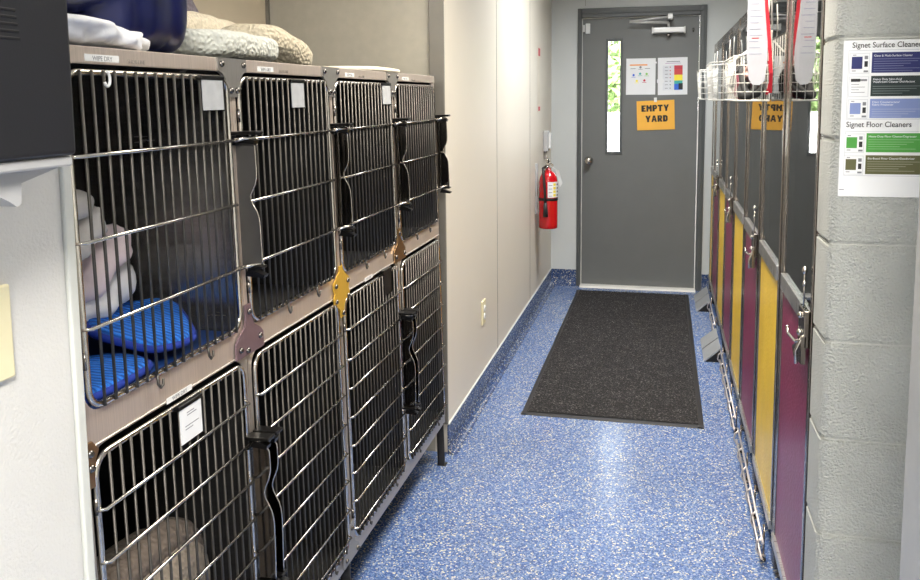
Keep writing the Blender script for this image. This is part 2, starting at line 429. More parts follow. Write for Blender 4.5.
# ---- the far door (structure with parts)
dr = thing('door_1', None, None, (0, D, 0)); dr['kind'] = 'structure'
m = MB()
m.box(-.638, -.012, .012, -.452, .03, 2.135); m.box(-.33, -.012, .012, .25, .03, 2.135); m.box(-.452, -.012, .012, -.33, .03, 1.075); m.box(-.452, -.012, 1.975, -.33, .03, 2.135)
m.build('door_panel', M_doorgrey, dr)
m = MB()
for a in ((-.676, -.05, 0, -.644, .06, 2.215), (.256, -.05, 0, .304, .06, 2.215), (-.644, -.05, 2.142, .256, .06, 2.215)): m.box(*a, .004)
for a in ((-.662, -.062, 0, -.650, -.048, 2.2), (.272, -.062, 0, .286, -.048, 2.2), (-.65, -.062, 2.172, .272, -.048, 2.186)): m.box(*a, .002)
m.build('door_frame', M_framegrey, dr)
m = MB(); m.box(-.6445, -.02, .01, -.6385, -.004, 2.142); m.box(.2505, -.02, .01, .2565, -.004, 2.142); m.box(-.64, -.02, 2.1355, .252, -.004, 2.1415); m.build('weather_strip', M_strip, dr)
m = MB(); m.prism([(-.105, .0), (-.09, .012), (.03, .012), (.03, 0)], 'x', -.645, .258); m.build('threshold', M_strip, dr)
m = MB()
for a in ((-.457, -.022, 1.072, -.437, -.010, 1.98), (-.345, -.022, 1.072, -.325, -.010, 1.98), (-.437, -.022, 1.957, -.345, -.010, 1.98), (-.437, -.022, 1.072, -.345, -.010, 1.093)): m.box(*a, .003)
m.build('window_frame', M_framegrey, dr)
MB().box(-.437, .002, 1.09, -.345, .008, 1.96).build('window_glass', M_glass, dr)
m = MB(); m.lathe([(.034, -.012), (.034, -.02), (.014, -.024), (.012, -.045), (.024, -.052), (.029, -.066), (.024, -.08), (.01, -.084)], (-.583, 0, 1.02), 'y', 20); m.build('door_knob', M_chrome, dr)
m = MB(); m.box(-.616, -.034, 2.02, -.58, -.0125, 2.10, .004); m.build('contact_sensor', M_white_plastic, dr)
MB().box(-.637, -.03, 2.035, -.622, -.0125, 2.09, .003).build('contact_magnet', M_white_plastic, dr)
cl = MB(); cl.box(-.10, -.075, 2.008, .14, -.0125, 2.052, .01, 3); cl.box(-.106, -.08, 2.004, -.094, -.0125, 2.056, .004); cl.box(.134, -.08, 2.004, .146, -.0125, 2.056, .004)
clo = cl.build('door_closer', mat('closer_silver', (206, 206, 204), .3, .3), dr)
m = MB(); m.tube([(.02, -.05, 2.05), (.02, -.05, 2.075), (.02, -.05, 2.09)], .01); m.tube([(.02, -.062, 2.086), (-.272, -.105, 2.098)], .011); m.tube([(-.272, -.105, 2.098), (.03, -.115, 2.128)], .008); m.box(.012, -.13, 2.11, .05, -.04, 2.15, .004); m.build('closer_arm', mat('closer_silver', (206, 206, 204), .3, .3), clo)
m = MB(); m.lathe([(.017, -.02), (.017, -.035), (.006, -.04)], (.02, -.03, 1.995), 'y', 12); m.build('closer_screw', M_bolt, clo)
MB().tube([(.205, -.02, 2.015), (.205, -.02, 2.045)], .006).build('hinge_stud', M_bolt, dr)

# ---- papers on the door
def sheet(name, label, group, x0, z0, x1, z1, m, tilt=0, y=D-.0135):
    t = thing(name, label, 'notice', ((x0+x1)/2, y, (z0+z1)/2), (0, tilt, 0), group)
    w, h = (x1-x0)/2, (z1-z0)/2
    MB().box(-w, -.0006, -h, w, .0006, h).build('sheet', m, t); return t, w, h
def flat(parent, name, x0, z0, x1, z1, m, y=-.0012):
    return MB().box(x0, y, z0, x1, y+.0004, z1).build(name, m, parent)
cR = mat('print_red', (206, 66, 66), .5); cR2 = mat('print_crimson', (190, 50, 66), .5); cY = mat('print_yellow', (244, 226, 60), .5); cT = mat('print_teal', (60, 168, 160), .5); cB = mat('print_blue', (40, 96, 206), .5); cO = mat('print_orange', (236, 150, 60), .5); cG = mat('print_green', (130, 190, 90), .5); cP = mat('print_purple', (160, 90, 160), .5)
t, w, h = sheet('paper_notice', 'white paper notice with small scattered coloured icons on the grey door', None, -.298, 1.54, -.073, 1.821, M_paper)
flat(t, 'heading_line', -.085, .085, .05, .095, cO)
for x, z, c, nm in ((-.055, .012, cB, 'icon'), (-.005, .022, cT, 'icon'), (.045, .02, cG, 'icon'), (-.03, -.033, cY, 'icon'), (.028, -.03, cR2, 'icon'), (-.003, .072, M_inkgrey, 'icon')):
    m = MB(); m.lathe([(.009, -.0012), (.009, -.0008)], (x, 0, z), 'y', 12); m.box(x-.016, -.0012, z-.017, x+.016, -.0008, z-.0135); m.build(nm, c, t)
for x in (-.06, .05): flat(t, 'text_lines', x-.02, .060, x+.02, .064, M_inkgrey)
flat(t, 'tape_strip', w-.02, .10, w+.008, .113, M_paper, -.002)
t, w, h = sheet('paper_notice', 'white paper notice with a stacked red yellow and blue colour scale on the grey door', None, -.055, 1.537, .168, 1.824, M_paper, -.012)
flat(t, 'heading_line', -.055, .098, .06, .101, cP); flat(t, 'heading_line', -.045, .11, .055, .115, M_inkgrey)
m = MB(); m.box(-.075, -.0010, -.108, .07, -.0007, .083); m.build('table_panel', mat('print_pale', (214, 216, 220), .6), t)
zz = [.082, .053, .034, .010, -.012, -.034, -.06, -.106]
for i, c in enumerate((cR2, cR, cR, cY, cY, cT, cB)): flat(t, 'colour_band', .012, zz[i+1], .075, zz[i], c, -.0014)
for i in range(7):
    z = .07-.027*i; m = MB(); m.lathe([(.0045, -.0014), (.0045, -.001)], (-.018, 0, z), 'y', 10); m.build('row_mark', cR2 if i < 4 else M_inkgrey, t); flat(t, 'text_lines', -.058, z-.002, -.036, z+.002, M_inkgrey, -.0014)
m = MB(); m.box(.045, -.0018, -.103, .077, -.0014, -.055); m.build('dark_emblem', M_ink, t)
flat(t, 'tape_strip', -w-.006, -.05, -w+.045, -.022, M_paper, -.002)
t, w, h = sheet('orange_sign', 'orange paper sign reading EMPTY YARD hung on the grey door', None, -.211, 1.265, .077, 1.494, M_orange, -.035, D-.018)
sign_word('EMPTY', .050, M_ink, M_orange, t, -.003, .030, -.0008)
sign_word('YARD', .050, M_ink, M_orange, t, .006, -.052, -.0008)
m = MB(); m.box(-.010, -.008, h-.012, .012, .001, h+.022, .003); m.build('hanging_clip', M_white_plastic, t)

# ---- outside, seen through the narrow door window
struct('ground', MB().box(-6, D+.14, -.12, 6, 14, -.02), M_outground)
fn = thing('yard_fence', 'pale board fence seen low through the narrow door window', 'fence', (-.6, 9.6, 0))
m = MB()
for k in range(14): m.box(-1.6+k*.23, -.012, .02, -1.6+k*.23+.21, .012, 1.35)
m.build('boards', M_fence, fn)
MB().box(-1.65, .012, .3, 1.65, .05, .38).box(-1.65, .012, 1.0, 1.65, .05, 1.08).build('rail', M_fence, fn)
tr = thing('yard_tree', 'bright green leafy tree seen through the narrow door window', 'tree', (-.75, 10.6, -.02))
m = MB()
for k in range(2600):
    a, b = random.uniform(0, 2*PI), random.uniform(-1, 1); rr = random.random()**.4
    c = Vector((1.3*rr*math.cos(a)*math.sqrt(1-b*b), .9*rr*math.sin(a)*math.sqrt(1-b*b), 1.9+.72*rr*b))
    u = Vector((random.gauss(0, 1), random.gauss(0, 1), random.gauss(0, 1))).normalized(); v = u.orthogonal().normalized(); s = random.uniform(.06, .11)
    q = [m.bm.verts.new(c+u*s), m.bm.verts.new(c+v*s*.5), m.bm.verts.new(c-u*s), m.bm.verts.new(c-v*s*.5)]; m.bm.faces.new(q)
m.build('crown', M_leaf, tr)
MB().tube([(0, 0, 0), (.03, 0, .9), (0, .02, 1.6), (.1, 0, 2.2)], [.08, .06, .04, .02], 10).build('trunk', M_bark, tr)

# ---- entry mat
em = thing('entrance_mat', 'charcoal carpet mat with black rubber edge on the floor before the grey door', 'mat', (-.2245, 5.175, 0))
W_, L_ = .428, 1.331
m = MB(); bmesh.ops.create_grid(m.bm, x_segments=64, y_segments=180, size=1)
for v in m.bm.verts:
    x, y = v.co.x*(W_-.026), v.co.y*(L_-.026); v.co = Vector((x, y, .0115+.0022*noise.noise(Vector((x*60, y*60, 0)))))
m.build('pile', M_mat, em, True)
m = MB()
P = [(-W_, .0005), (-W_+.004, .006), (-W_+.026, .0085), (-W_+.03, .0085), (-W_+.03, .0005)]
m.prism(P, 'y', -L_, L_); m.prism([(-a, b) for a, b in P], 'y', -L_, L_)
m.prism([(-L_, .0005), (-L_+.004, .006), (-L_+.026, .0085), (-L_+.03, .0005)], 'x', -W_, W_); m.prism([(L_, .0005), (L_-.004, .006), (L_-.026, .0085), (L_-.03, .0005)], 'x', -W_, W_)
m.box(-W_+.02, -L_+.02, .0005, W_-.02, L_-.02, .006)
m.build('rubber_border', M_rubber, em)

# ------------------------------------------------------------------ stainless cages on the left
TILT = -.022
def bank(y, z): return (-.868-.022*z, y, z)
UW = .54; Y0 = 1.09
RB = .0027
def cage(lower, label, door_latch, group, interior):
    """local frame: x=0 front, y along the bank, z up from the base"""
    hz = .77 if lower else .64       # heights of the unit
    base = .205 if lower else .975
    dz0, dz1 = (.235-base, .955-base) if lower else (1.036-base, 1.573-base)
    t = thing('animal_cage', label, 'cage', bank(0, base), (0, TILT, 0), group)
    # shell
    s = MB(); dp = -.74
    s.box(dp, .002, .0, -.016, .010, hz-.001); s.box(dp, UW-.010, 0, -.016, UW-.002, hz-.001)
    s.box(dp, .010, 0, dp+.01, UW-.010, hz-.001); s.box(dp+.01, .010, hz-.012, -.016, UW-.010, hz-.001)
    fz = .02 if lower else .028
    s.box(dp+.01, .010, fz-.012, -.016, UW-.010, fz)
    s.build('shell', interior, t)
    # face frame with rounded opening
    iy0, iy1 = .016, UW-.018
    iz0, iz1 = (.022, hz-.006) if lower else (.052, hz-.028)
    inner = rrect(iy0, iz0, iy1, iz1, .04, 6)
    outer = rect_matched(.001, .0, UW-.001, hz, inner, iy0, iz0, iy1, iz1)
    f = MB(); f.ringplate(outer, inner, -.0035, 0.0)
    if not lower:
        f.box(-.012, .002, hz-.0275, .0025, UW-.002, hz-.0005, .001, 1)    # folded header lip
    else:
        f.box(-.004, .002, hz-.0045, .0025, UW-.002, hz-.0005, .001, 1)
    f.build('face_frame', M_steel_warm if not lower else M_steel, t)
    # door
    a, b = .024, .514
    fr = rrect(a, dz0, b, dz1, .032, 6)
    d = MB(); d.tube([(.0035, y, z) for y, z in fr], .0056, 8, closed=True)
    dn = d.build('door', M_chrome, t)
    g = MB()
    n = 16
    loops = (5, 11)
    for k in range(n):
        y = a+(b-a)*(k+1)/(n+1)
        g.tube([(.0100, y, dz0-.003), (.0100, y, dz1+.003)], RB, 6)
        if not lower and k in loops:
            g.tube([(.0100, y, dz0), (.0115, y, dz0-.018), (.0115, y+.006, dz0-.026), (.0115, y+.014, dz0-.022), (.0115, y+.016, dz0-.012)], RB, 6)
        if lower and k in (3, 12): g.tube([(.0100, y, dz0), (.0115, y, dz0-.012), (.0115, y+.006, dz0-.018), (.0115, y+.013, dz0-.012)], RB, 6)
    g.build('grille', M_bar, dn)
    zs = [.868, .778, .692, .606, .520, .438, .352, .268] if lower else [1.441, 1.305, 1.167]
    g = MB()
    for z in zs:
        e0, e1 = a-.004, b+.004
        g.tube([(.004, e0, z-base), (.0155, e0+.008, z-base), (.0155, e1-.008, z-base), (.004, e1, z-base)], .0033, 6)
    g.build('cross_rod', M_chrome, dn)
    # latch: upright polished blade with wavy outer edge, brackets at both ends
    if door_latch:
        side = door_latch
        yl = UW+.002 if side == 'R' else .012
        zt, zb = (.785, .455) if lower else (1.452, 1.168)
        yl += 0 if not lower else (-.022 if side == 'R' else .006)
        zt -= base; zb -= base; hh = zt-zb
        prof = []
        N = 24
        for k in range(N+1):
            u = k/N
            if lower: x = .050+.000-.020*math.exp(-((u-.62)/.10)**2)+.004*math.sin(u*PI)
            else: x = .046-.018*math.exp(-((u-.52)/.09)**2)+.004*(1-u)
            if u > .93: x -= (u-.93)*.25
            prof.append((x, zb+hh*u))
        L = MB(); L.prism([(.002, zb)]+prof+[(.002, zt)], 'y', yl-.0012, yl+.0012)
        lo = L.build('latch', M_latch, dn)
        MB().tube([(x, yl, z) for x, z in prof], .0016, 6).build('latch_edge_glint', M_chrome, lo)  # bright tube added as the highlight along the blade's edge
        B = MB(); 
        B.box(0.001, yl-.016, zt, .060, yl+.016, zt+.008, .002); B.box(.001, yl-.016, zt-.022, .012, yl+.016, zt, .002)
        B.prism([(.018, zt-.001), (.052, zt-.012), (.050, zt-.020), (.012, zt-.016)], 'y', yl-.010, yl+.010)
        B.build('latch_bracket', M_bracket, lo); B = MB()
        B.box(.001, yl-.014, zb-.006, .054, yl+.014, zb, .002); B.prism([(.02, zb-.006), (.058, zb-.02), (.054, zb-.026), (.012, zb-.022)], 'y', yl-.010, yl+.010)
        B.build('latch_bracket', M_bracket, lo)
        for z in ((.778-base,) if lower else (1.441-base, 1.167-base)):
            y_end = b if side == 'R' else a
            E = MB(); E.tube([(.0155, y_end, z), (.030, (y_end+yl)/2, z+.004), (.044, yl, z+.004), (.046, yl+(.014 if side == 'R' else -.014), z-.002)], .0042, 8)
            E.build('latch_hook', M_chrome, lo)
    # hinge pins on the other side
    yh = .022 if door_latch != 'L' else UW-.014
    for z in (dz0+.08, dz1-.08): MB().tube([(.003, yh, z-.014), (.003, yh, z+.014)], .005, 8).build('hinge', M_bolt, t)
    return t
def tape(t, y0, y1, z0, z1, txt='WIPE DRY'):
    o = MB().box(.0026, y0, z0, .0034, y1, z1).build('label_tape', M_tape, t)
    text(txt, .011, M_inkgrey, o, (.0036, (y0+y1)/2, z0+.0015), ROT_RIGHT, align='CENTER', extrude=.0001)
    return o
ul = ['stainless upper cage holding folded towels and blue quilted pads, beside the white partition', 'stainless upper cage second from the white partition, under the cream fleece pads', 'stainless upper cage third from the white partition, under the flat cream pad', 'stainless upper cage at the far end of the row, next to the cream wall']
ll = ['stainless lower cage beside the white partition with a plush pet bed inside', 'stainless lower cage second from the white partition, with a latch beside the first cage', 'stainless lower cage third from the white partition, below a joining plate with painted yellow reflection', 'stainless lower cage at the far end of the row, above the alcove corner leg']
for i in range(4):
    u = cage(False, ul[i], 'R', 'stainless cages along the left wall', M_inner if i == 0 else M_innershade); u.location.y = Y0+UW*i
    if i == 0:
        for q in u.children_recursive:
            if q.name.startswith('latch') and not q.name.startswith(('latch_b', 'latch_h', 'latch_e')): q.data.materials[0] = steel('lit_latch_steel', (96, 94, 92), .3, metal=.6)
    y0 = [.077, .119, .115, .115][i]
    tape(u, y0, y0+[.086, .079, .072, .075][i], .616, .6275)
    text('SHOR-LINE', .010, M_steel, u, (.0027, y0+.11, .616), ROT_RIGHT, 'stamped_lettering', extrude=.0006)
    l = cage(True, ll[i], 'R' if i in (0, 2) else 'L', 'stainless cages along the left wall', M_innershade); l.location.y = Y0+UW*i
    if i == 0: tape(u, .23, .314, -.007, .004)
    if i == 2: tape(u, .2, .27, -.007, .004)

# stand under the bank
cs = thing('cage_stand', 'dark steel base rail and legs carrying the row of cages', 'stand', (-.868, Y0, 0), (0, TILT, 0))
MB().box(-.74, 0, .160, -.70, 4*UW, .203).build('base_rail', M_steel, cs); MB().box(-.03, 0, .178, -.001, 4*UW, .2035, .002).build('base_rail', M_steel, cs)
for k in range(5):
    for x in (-.03, -.70):
        y = min(max(UW*k, .016), 4*UW-.016)
        if k in (1, 3): continue
        m = MB(); m.box(x, y-.016, .002, x+.006, y+.016, .184); m.box(x, y-.016, .002, x+.03, y-.010, .184); m.box(x-.004, y-.018, -.001, x+.034, y+.018, .003)
        m.build('leg', mat('dark_leg_steel', (70, 68, 66), .4, .8), cs)

# joining plates with their bolts
def plate(poly, bolts, m, label, yc, z0, grp):
    t = thing('joining_plate', label, 'plate', bank(yc, z0), (0, TILT, 0), grp)
    t.location.x += .003
    o = MB(); o.prism(poly, 'x', -.0005, .0035); o.build('plate', m, t)
    for by, bz in bolts:
        b = MB(); b.lathe([(.007, .0035), (.0068, .006), (.0045, .0088), (.001, .0095)], (0, by, bz), 'x', 12); b.build('bolt', M_bolt, t)
    return t
def arc(pts): return pts
top_poly = [(-.06, .0), (-.06, -.026), (-.044, -.032), (-.032, -.042), (-.026, -.058), (-.024, -.082), (.024, -.082), (.026, -.058), (.032, -.042), (.044, -.032), (.06, -.026), (.06, 0)]
for k, nm in ((1, 'grey top joining plate between the first and second upper cages'), (2, 'grey top joining plate between the second and third upper cages'), (3, 'grey top joining plate between the third and fourth upper cages')):
    p = plate(top_poly, [(-.046, -.013), (.046, -.013), (-.013, -.068), (.013, -.068)], M_plate, nm, Y0+UW*k, 1.6145, 'top joining plates of the cage row')
mid_poly = [(-.014, .095), (-.014, .062), (-.022, .046), (-.05, .030), (-.062, .018), (-.062, -.016), (.062, -.016), (.062, .018), (.05, .030), (.022, .046), (.014, .062), (.014, .095)]
waisted_poly = [(-.012, .072), (-.013, .058), (-.03, .046), (-.058, .03), (-.058, .01), (-.05, 0), (-.058, -.012), (-.056, -.03), (-.03, -.042), (-.016, -.052), (-.013, -.075), (.013, -.075), (.016, -.052), (.03, -.042), (.056, -.03), (.058, -.012), (.05, 0), (.058, .01), (.058, .03), (.03, .046), (.013, .058), (.012, .072)]
plate(mid_poly, [(0, .078), (-.045, .003), (.045, .012), (-.014, -.006)], M_burrefl, 'stainless joining plate with painted burgundy reflection between the first and second cages at mid height', Y0+UW+.008, .985, None)
plate(waisted_poly, [(-.044, .022), (.044, .022), (-.044, -.022), (.044, -.022), (0, -.063)], M_yelrefl, 'stainless joining plate with painted yellow reflection between the second and third cages at mid height', Y0+2*UW+.008, .985, None)
plate(mid_poly, [(0, .078), (-.045, .003), (.045, .003)], M_brownplate, 'stainless joining plate with painted brown reflection between the third and fourth cages at mid height', Y0+3*UW+.008, .985, None)
plate([(-.07, .01), (-.03, .026), (-.016, .09), (.014, .09), (.02, .02), (.05, .0), (.05, -.022), (-.07, -.022)], [(-.05, -.004), (-.002, .07), (.035, -.01)], M_plate, 'grey bottom joining plate between the second and third lower cages', Y0+2*UW, .212, None)
plate([(-.010, .03), (.010, .03), (.024, .012), (.012, -.008), (.010, -.045), (-.010, -.045)], [(0.002, .012), (.002, -.012)], M_brownplate, 'brown corner plate at the partition end of the cage row', Y0+.010, .955, None)

# card pouches clipped on the doors
def pouch(label, yc, zt, w, h, m, lines=False, rx=0.0):
    t = thing('card_pouch', label, 'card', bank(yc, zt), (0, TILT, rx), 'card pouches clipped on the cage doors'); t.location.x += .0145; t.location.y -= .012
    MB().box(0, -w/2, -h, .0016, w/2, 0).build('card', m, t)
    MB().box(-.012, -w/2-.004, -.003, .003, w/2+.004, .006, .001, 1).box(-.001, w/2-.001, -h-.003, .0025, w/2+.002, -.002).build('clip', M_bracket, t)
    if lines:
        for z, a_, b_ in ((.024, -.022, .004), (.03, -.022, .024), (.05, -.014, .018), (.055, -.014, .01)): MB().box(.0016, a_, -h+z, .0020, b_, -h+z+.0014).build('printed_line', M_inkgrey, t)
pouch('grey card pouch clipped to top right of the first upper cage door', 1.541, 1.570, .08, .063, M_card)
pouch('grey card pouch clipped high on the second upper cage door', 1.943, 1.570, .072, .063, M_card)
pouch('grey card pouch clipped high on the third upper cage door', 2.625, 1.572, .082, .063, M_card)
pouch('white printed card clipped to the top of the first lower cage door', 1.388, .952, .074, .070, M_paper, True)
pouch('dark card clip without paper on top of third lower cage door', 2.56, .968, .07, .075, M_bracket)
# white tie ring on first cage door
m = MB(); m.tube([bank(1.218, 1.572)[:1]+(1.205+.007*math.sin(a), 1.563+.012*math.cos(a)) for a in [k*PI*1.35/12 for k in range(13)]], .0025, 8); o = m.build('cable_tie', M_white_plastic); o.location.x += .013
tag(o, 'white plastic tie hooked on the top wire of the first upper cage door', 'tie')

# ---- things in the cages
def solid(name, label, cat, mb, m, group=None):
    o = mb.build(name, m); tag(o, label, cat, group); return o
cz = 1.004
lin_o = thing('cage_liner', 'blue liner covering the floor of the first upper cage', 'liner', (-1.26, Y0+UW/2, cz))
MB().box(-.35, -.253, .001, .345, .253, .020, .005).build('mat', M_bluemat, lin_o)
# quilted pads
def pad(label, pts, z, th=.018, tilt=0):
    c = sum((Vector(p) for p in pts), Vector((0, 0)))/len(pts)
    t = thing('quilted_pad', label, 'pad', (c.x, c.y, z), group='blue quilted pads in the first upper cage')
    t.rotation_euler.y = tilt; t.location.z += tilt*.10
    N = 20; m = MB()
    P = [Vector(p)-c for p in pts]
    # rounded outline by corner cutting
    for _ in range(3):
        Q = []
        for i in range(len(P)):
            a, b = P[i], P[(i+1) % len(P)]; w = .16 if _ == 0 else .25
            Q += [a.lerp(b, w), a.lerp(b, 1-w)]
        P = Q
    rings = []
    for s, zz in ((1, .003), (1.0, th*.6), (.975, th), (.9, th+.003), (.7, th+.004), (.45, th+.004), (.2, th+.004)):
        rings.append([m.bm.verts.new((p.x*s, p.y*s, zz+(.0025*noise.noise(Vector((p.x*s*30, p.y*s*30, 3))) if s < .95 else 0))) for p in P])
    for A, B in zip(rings, rings[1:]):
        for i in range(len(P)): m.bm.faces.new((A[i], A[(i+1) % len(P)], B[(i+1) % len(P)], B[i]))
    m.bm.faces.new(rings[-1]); m.bm.faces.new(rings[0][::-1])
    m.build('quilted_top', M_pad, t, True)
    m = MB(); m.tube([(p.x*1.0, p.y*1.0, th*.5) for p in P], .0075, 8, closed=True); m.build('binding', M_padedge, t)
pad('royal blue quilted pad lying uppermost in the first upper cage', [(-1.12, 1.40), (-1.125, 1.47), (-1.085, 1.595), (-1.04, 1.60), (-.905, 1.465), (-.93, 1.355), (-1.06, 1.345)], cz+.044, tilt=.22)
pad('royal blue quilted pad tucked under the other at the cage front', [(-1.09, 1.33), (-1.0, 1.38), (-.92, 1.34), (-.915, 1.13), (-1.10, 1.12)], cz+.021)
# towels
RX = lambda a: Matrix.Rotation(a, 3, 'X')
solid('folded_towel', 'white towel with loose folds lying lowest in the towel pile in the first upper cage', 'towel', MB().blob((-1.15, 1.45, 1.130), (.085, .105, .040), (.7, .8), .022, 22, 2, rot=RX(.35)), M_white_cloth, 'towels piled in the first upper cage')
solid('folded_towel', 'pale pink towel folded in the middle of the pile in the first upper cage', 'towel', MB().blob((-1.145, 1.435, 1.195), (.085, .115, .030), (.7, .8), .016, 20, 5, rot=RX(.55)), M_pink_cloth, 'towels piled in the first upper cage')
solid('folded_towel', 'fluffy white towel draped over the pile in the first upper cage', 'towel', MB().blob((-1.15, 1.375, 1.258), (.085, .095, .034), (.7, .8), .016, 22, 9, rot=RX(.5)), M_grey_cloth, 'towels piled in the first upper cage')
solid('folded_towel', 'grey rolled towel on top of the pile in the first upper cage', 'towel', MB().blob((-1.15, 1.355, 1.325), (.09, .065, .034), (.8, .9), .012, 14, 11), M_grey_cloth, 'towels piled in the first upper cage')
# pet bed in lower cage 1
pb = thing('pet_bed', 'brown plush pet bed stood up in the first lower cage', 'pet bed', (-1.03, 1.375, .227))
MB().blob((-.02, 0, .19), (.10, .222, .188), (.45, .45), .008, 9, 4).build('cushion', M_bed2, pb)
m = MB(); m.tube([(.02+.0*y, y, z) for y, z in rrect(-.185, .03, .185, .385, .10, 8)], .036, 12, closed=True); m.build('bolster', M_bed, pb)

# ---- laundry on top of the cages
ZT = 1.6155
def heap(name, label, cat, blobs, m, group=None, vox=.008, soft=4):
    mb = MB()
    for b in blobs: mb.blob(*b[0], **b[1])
    o = mb.build(name, m, None, True); tag(o, label, cat, group)
    if len(blobs) > 1:
        r = o.modifiers.new('merge', 'REMESH'); r.mode = 'VOXEL'; r.voxel_size = vox; r.use_smooth_shade = True
        s = o.modifiers.new('soft', 'SMOOTH'); s.iterations = soft
    return o
heap('folded_laundry', 'crumpled white cotton laundry at the front edge on top of the first cage', 'laundry',
     [(((-1.02, 1.17, ZT+.024), (.12, .14, .024)), dict(e=(.7, .7), disp=.018, freq=30, seed=3, dirs=(1, 1, .3), flat=ZT, nu=64)),
      (((-1.00, 1.28, ZT+.022), (.10, .115, .022)), dict(e=(.8, .8), disp=.018, freq=30, seed=5, dirs=(1, 1.4, .3), flat=ZT, nu=64, rot=Matrix.Rotation(-.1, 3, 'X'))),
      (((-.99, 1.17, ZT+.038), (.10, .13, .014)), dict(e=(.8, .8), disp=.006, freq=22, seed=8, flat=ZT, nu=64))], M_white_cloth, vox=.004, soft=2)
heap('navy_cushion', 'large shiny navy blue cushion slumped over white laundry on top of the first cage', 'cushion',
     [(((-1.11, 1.19, ZT+.208), (.19, .33, .142)), dict(e=(.45, .6), disp=.028, freq=7, seed=1, dirs=(1, 3, .4), nu=72, nv=36)),
      (((-1.08, 1.425, ZT+.135), (.16, .135, .137)), dict(e=(.4, .55), disp=.018, freq=8, seed=2, dirs=(1, 3, .4), flat=ZT, nu=72, nv=36))], M_navy)
heap('fleece_pad', 'bluish white fleece pad folded on top of the second cage', 'pad', [(((-1.10, 1.81, ZT+.036), (.16, .225, .036)), dict(e=(.5, .6), disp=.014, freq=12, seed=3, flat=ZT, nu=60))], M_fleece_w, 'fleece pads on top of the cages')
heap('fleece_pad', 'cream fleece pad rising behind the bluish white one on top of the second cage', 'pad', [(((-1.38, 2.16, ZT+.082), (.11, .36, .082)), dict(e=(.6, .6), disp=.014, freq=12, seed=6, flat=ZT, nu=60))], M_fleece_c, 'fleece pads on top of the cages')
heap('fleece_pad', 'tan fleece pad rolled over with its fold drooping right on top of the second cage', 'pad', [(((-1.13, 2.25, ZT+.052), (.11, .165, .052)), dict(e=(.7, .7), disp=.012, freq=13, seed=9, flat=ZT, nu=60, rot=Matrix.Rotation(-.25, 3, 'X')))], M_fleece_t, 'fleece pads on top of the cages')
heap('cream_pad', 'thin cream pad lying flat on top of the third cage', 'pad', [(((-1.12, 2.86, ZT+.012), (.17, .24, .012)), dict(e=(.5, .7), disp=.006, freq=9, seed=4, flat=ZT, nu=60))], mat('cream_cotton', (232, 222, 202), .9, bump=.3))
heap('plush_blanket', 'lilac grey plush blanket standing behind the navy cushion', 'blanket', [(((-1.58, 2.43, ZT+.15), (.075, .16, .15)), dict(e=(.7, .8), disp=.015, freq=10, seed=12, flat=ZT))], M_lilac)

# ------------------------------------------------------------------ dark housing and switch on the white partition
hb = thing('equipment_housing', 'dark grey vented plastic equipment housing on a pale bracket on the white wall', 'housing', (-.75, .949, 1.457))
MB().box(-.115, -.42, 0, 0, 0, .36, .007, 3).build('casing', M_dark_plastic, hb)
for k in range(5): MB().box(-.01, -.20, .1425+.0083*k, .0012, -.089-.0012*k, .1466+.0083*k, .0012, 1).build('vent_slot', M_black, hb)
br = MB()
br.box(-.126, -.42, -.014, -.006, -.003, -.0008, .003)
br.prism([(-.004, -.014), (-.078, -.030), (-.079, -.036), (-.080, -.056), (-.088, -.058), (-.100, -.050), (-.112, -.044), (-.30, -.044), (-.42, -.04), (-.42, -.014)], 'x', -.126, -.022)
br.build('bracket', M_pale_plastic, hb)
sw = thing('light_switch', 'ivory switch plate on the white wall at the photo edge', 'switch', (-.8795, .905, 1.213))
MB().box(0, -.046, -.066, .007, .046, .066, .003).build('plate', M_ivory, sw)
MB().box(.006, -.006, -.016, .015, .006, .016, .002).build('toggle', M_ivory, sw)

# ------------------------------------------------------------------ things on the left wall
fe = thing('fire_extinguisher', 'red fire extinguisher hung on the left wall near the grey door', 'fire extinguisher', (XL+.092, 5.85, .60))
MB().lathe([(.06, 0), (.066, .006), (.066, .03), (.066, .33), (.06, .365), (.046, .392), (.026, .408), (.02, .415), (.02, .43)], (0, 0, 0), 'z', 32).build('cylinder', M_red, fe)
MB().lathe([(.018, .428), (.018, .46), (.012, .47)], (0, 0, 0), 'z', 16).box(-.014, -.05, .452, .014, .02, .468, .003).tube([(0, .01, .47), (0, -.03, .492), (0, -.085, .486)], .008).tube([(0, -.02, .455), (0, -.075, .44)], .007).build('valve_handle', M_chrome, fe)
m = MB(); m.lathe([(.018, .0), (.018, .014), (.015, .016)], (.02, -.02, .448), 'y', 14); m.build('gauge', M_chrome, fe)
MB().tube([(-.006, -.02, .445), (-.03, -.05, .43), (-.02, -.085, .37), (-.012, -.082, .25), (-.01, -.078, .17)], .010, 10).tube([(-.01, -.078, .19), (-.008, -.08, .09)], [.012, .018], 10).build('hose', M_rubber, fe)
MB().lathe([(.0672, .20), (.0682, .204), (.0682, .216), (.0672, .22)], (0, 0, 0), 'z', 32).build('strap', M_black, fe)
def cyl_patch(mb, r, a0, a1, z0, z1, n=10):
    A = [mb.bm.verts.new((r*math.cos(a0+(a1-a0)*k/n), r*math.sin(a0+(a1-a0)*k/n), z0)) for k in range(n+1)]; B = [mb.bm.verts.new((v.co.x, v.co.y, z1)) for v in A]
    for k in range(n): mb.bm.faces.new((A[k], A[k+1], B[k+1], B[k]))
m = MB(); cyl_patch(m, .0668, -1.5, .35, .225, .335); lab = m.build('instruction_label', M_paper, fe)
m = MB()
for k in range(4): cyl_patch(m, .0672, -.9, -.55, .232+.025*k, .25+.025*k, 4)
m.build('label_pictogram', M_yellow_label, lab)
m = MB()
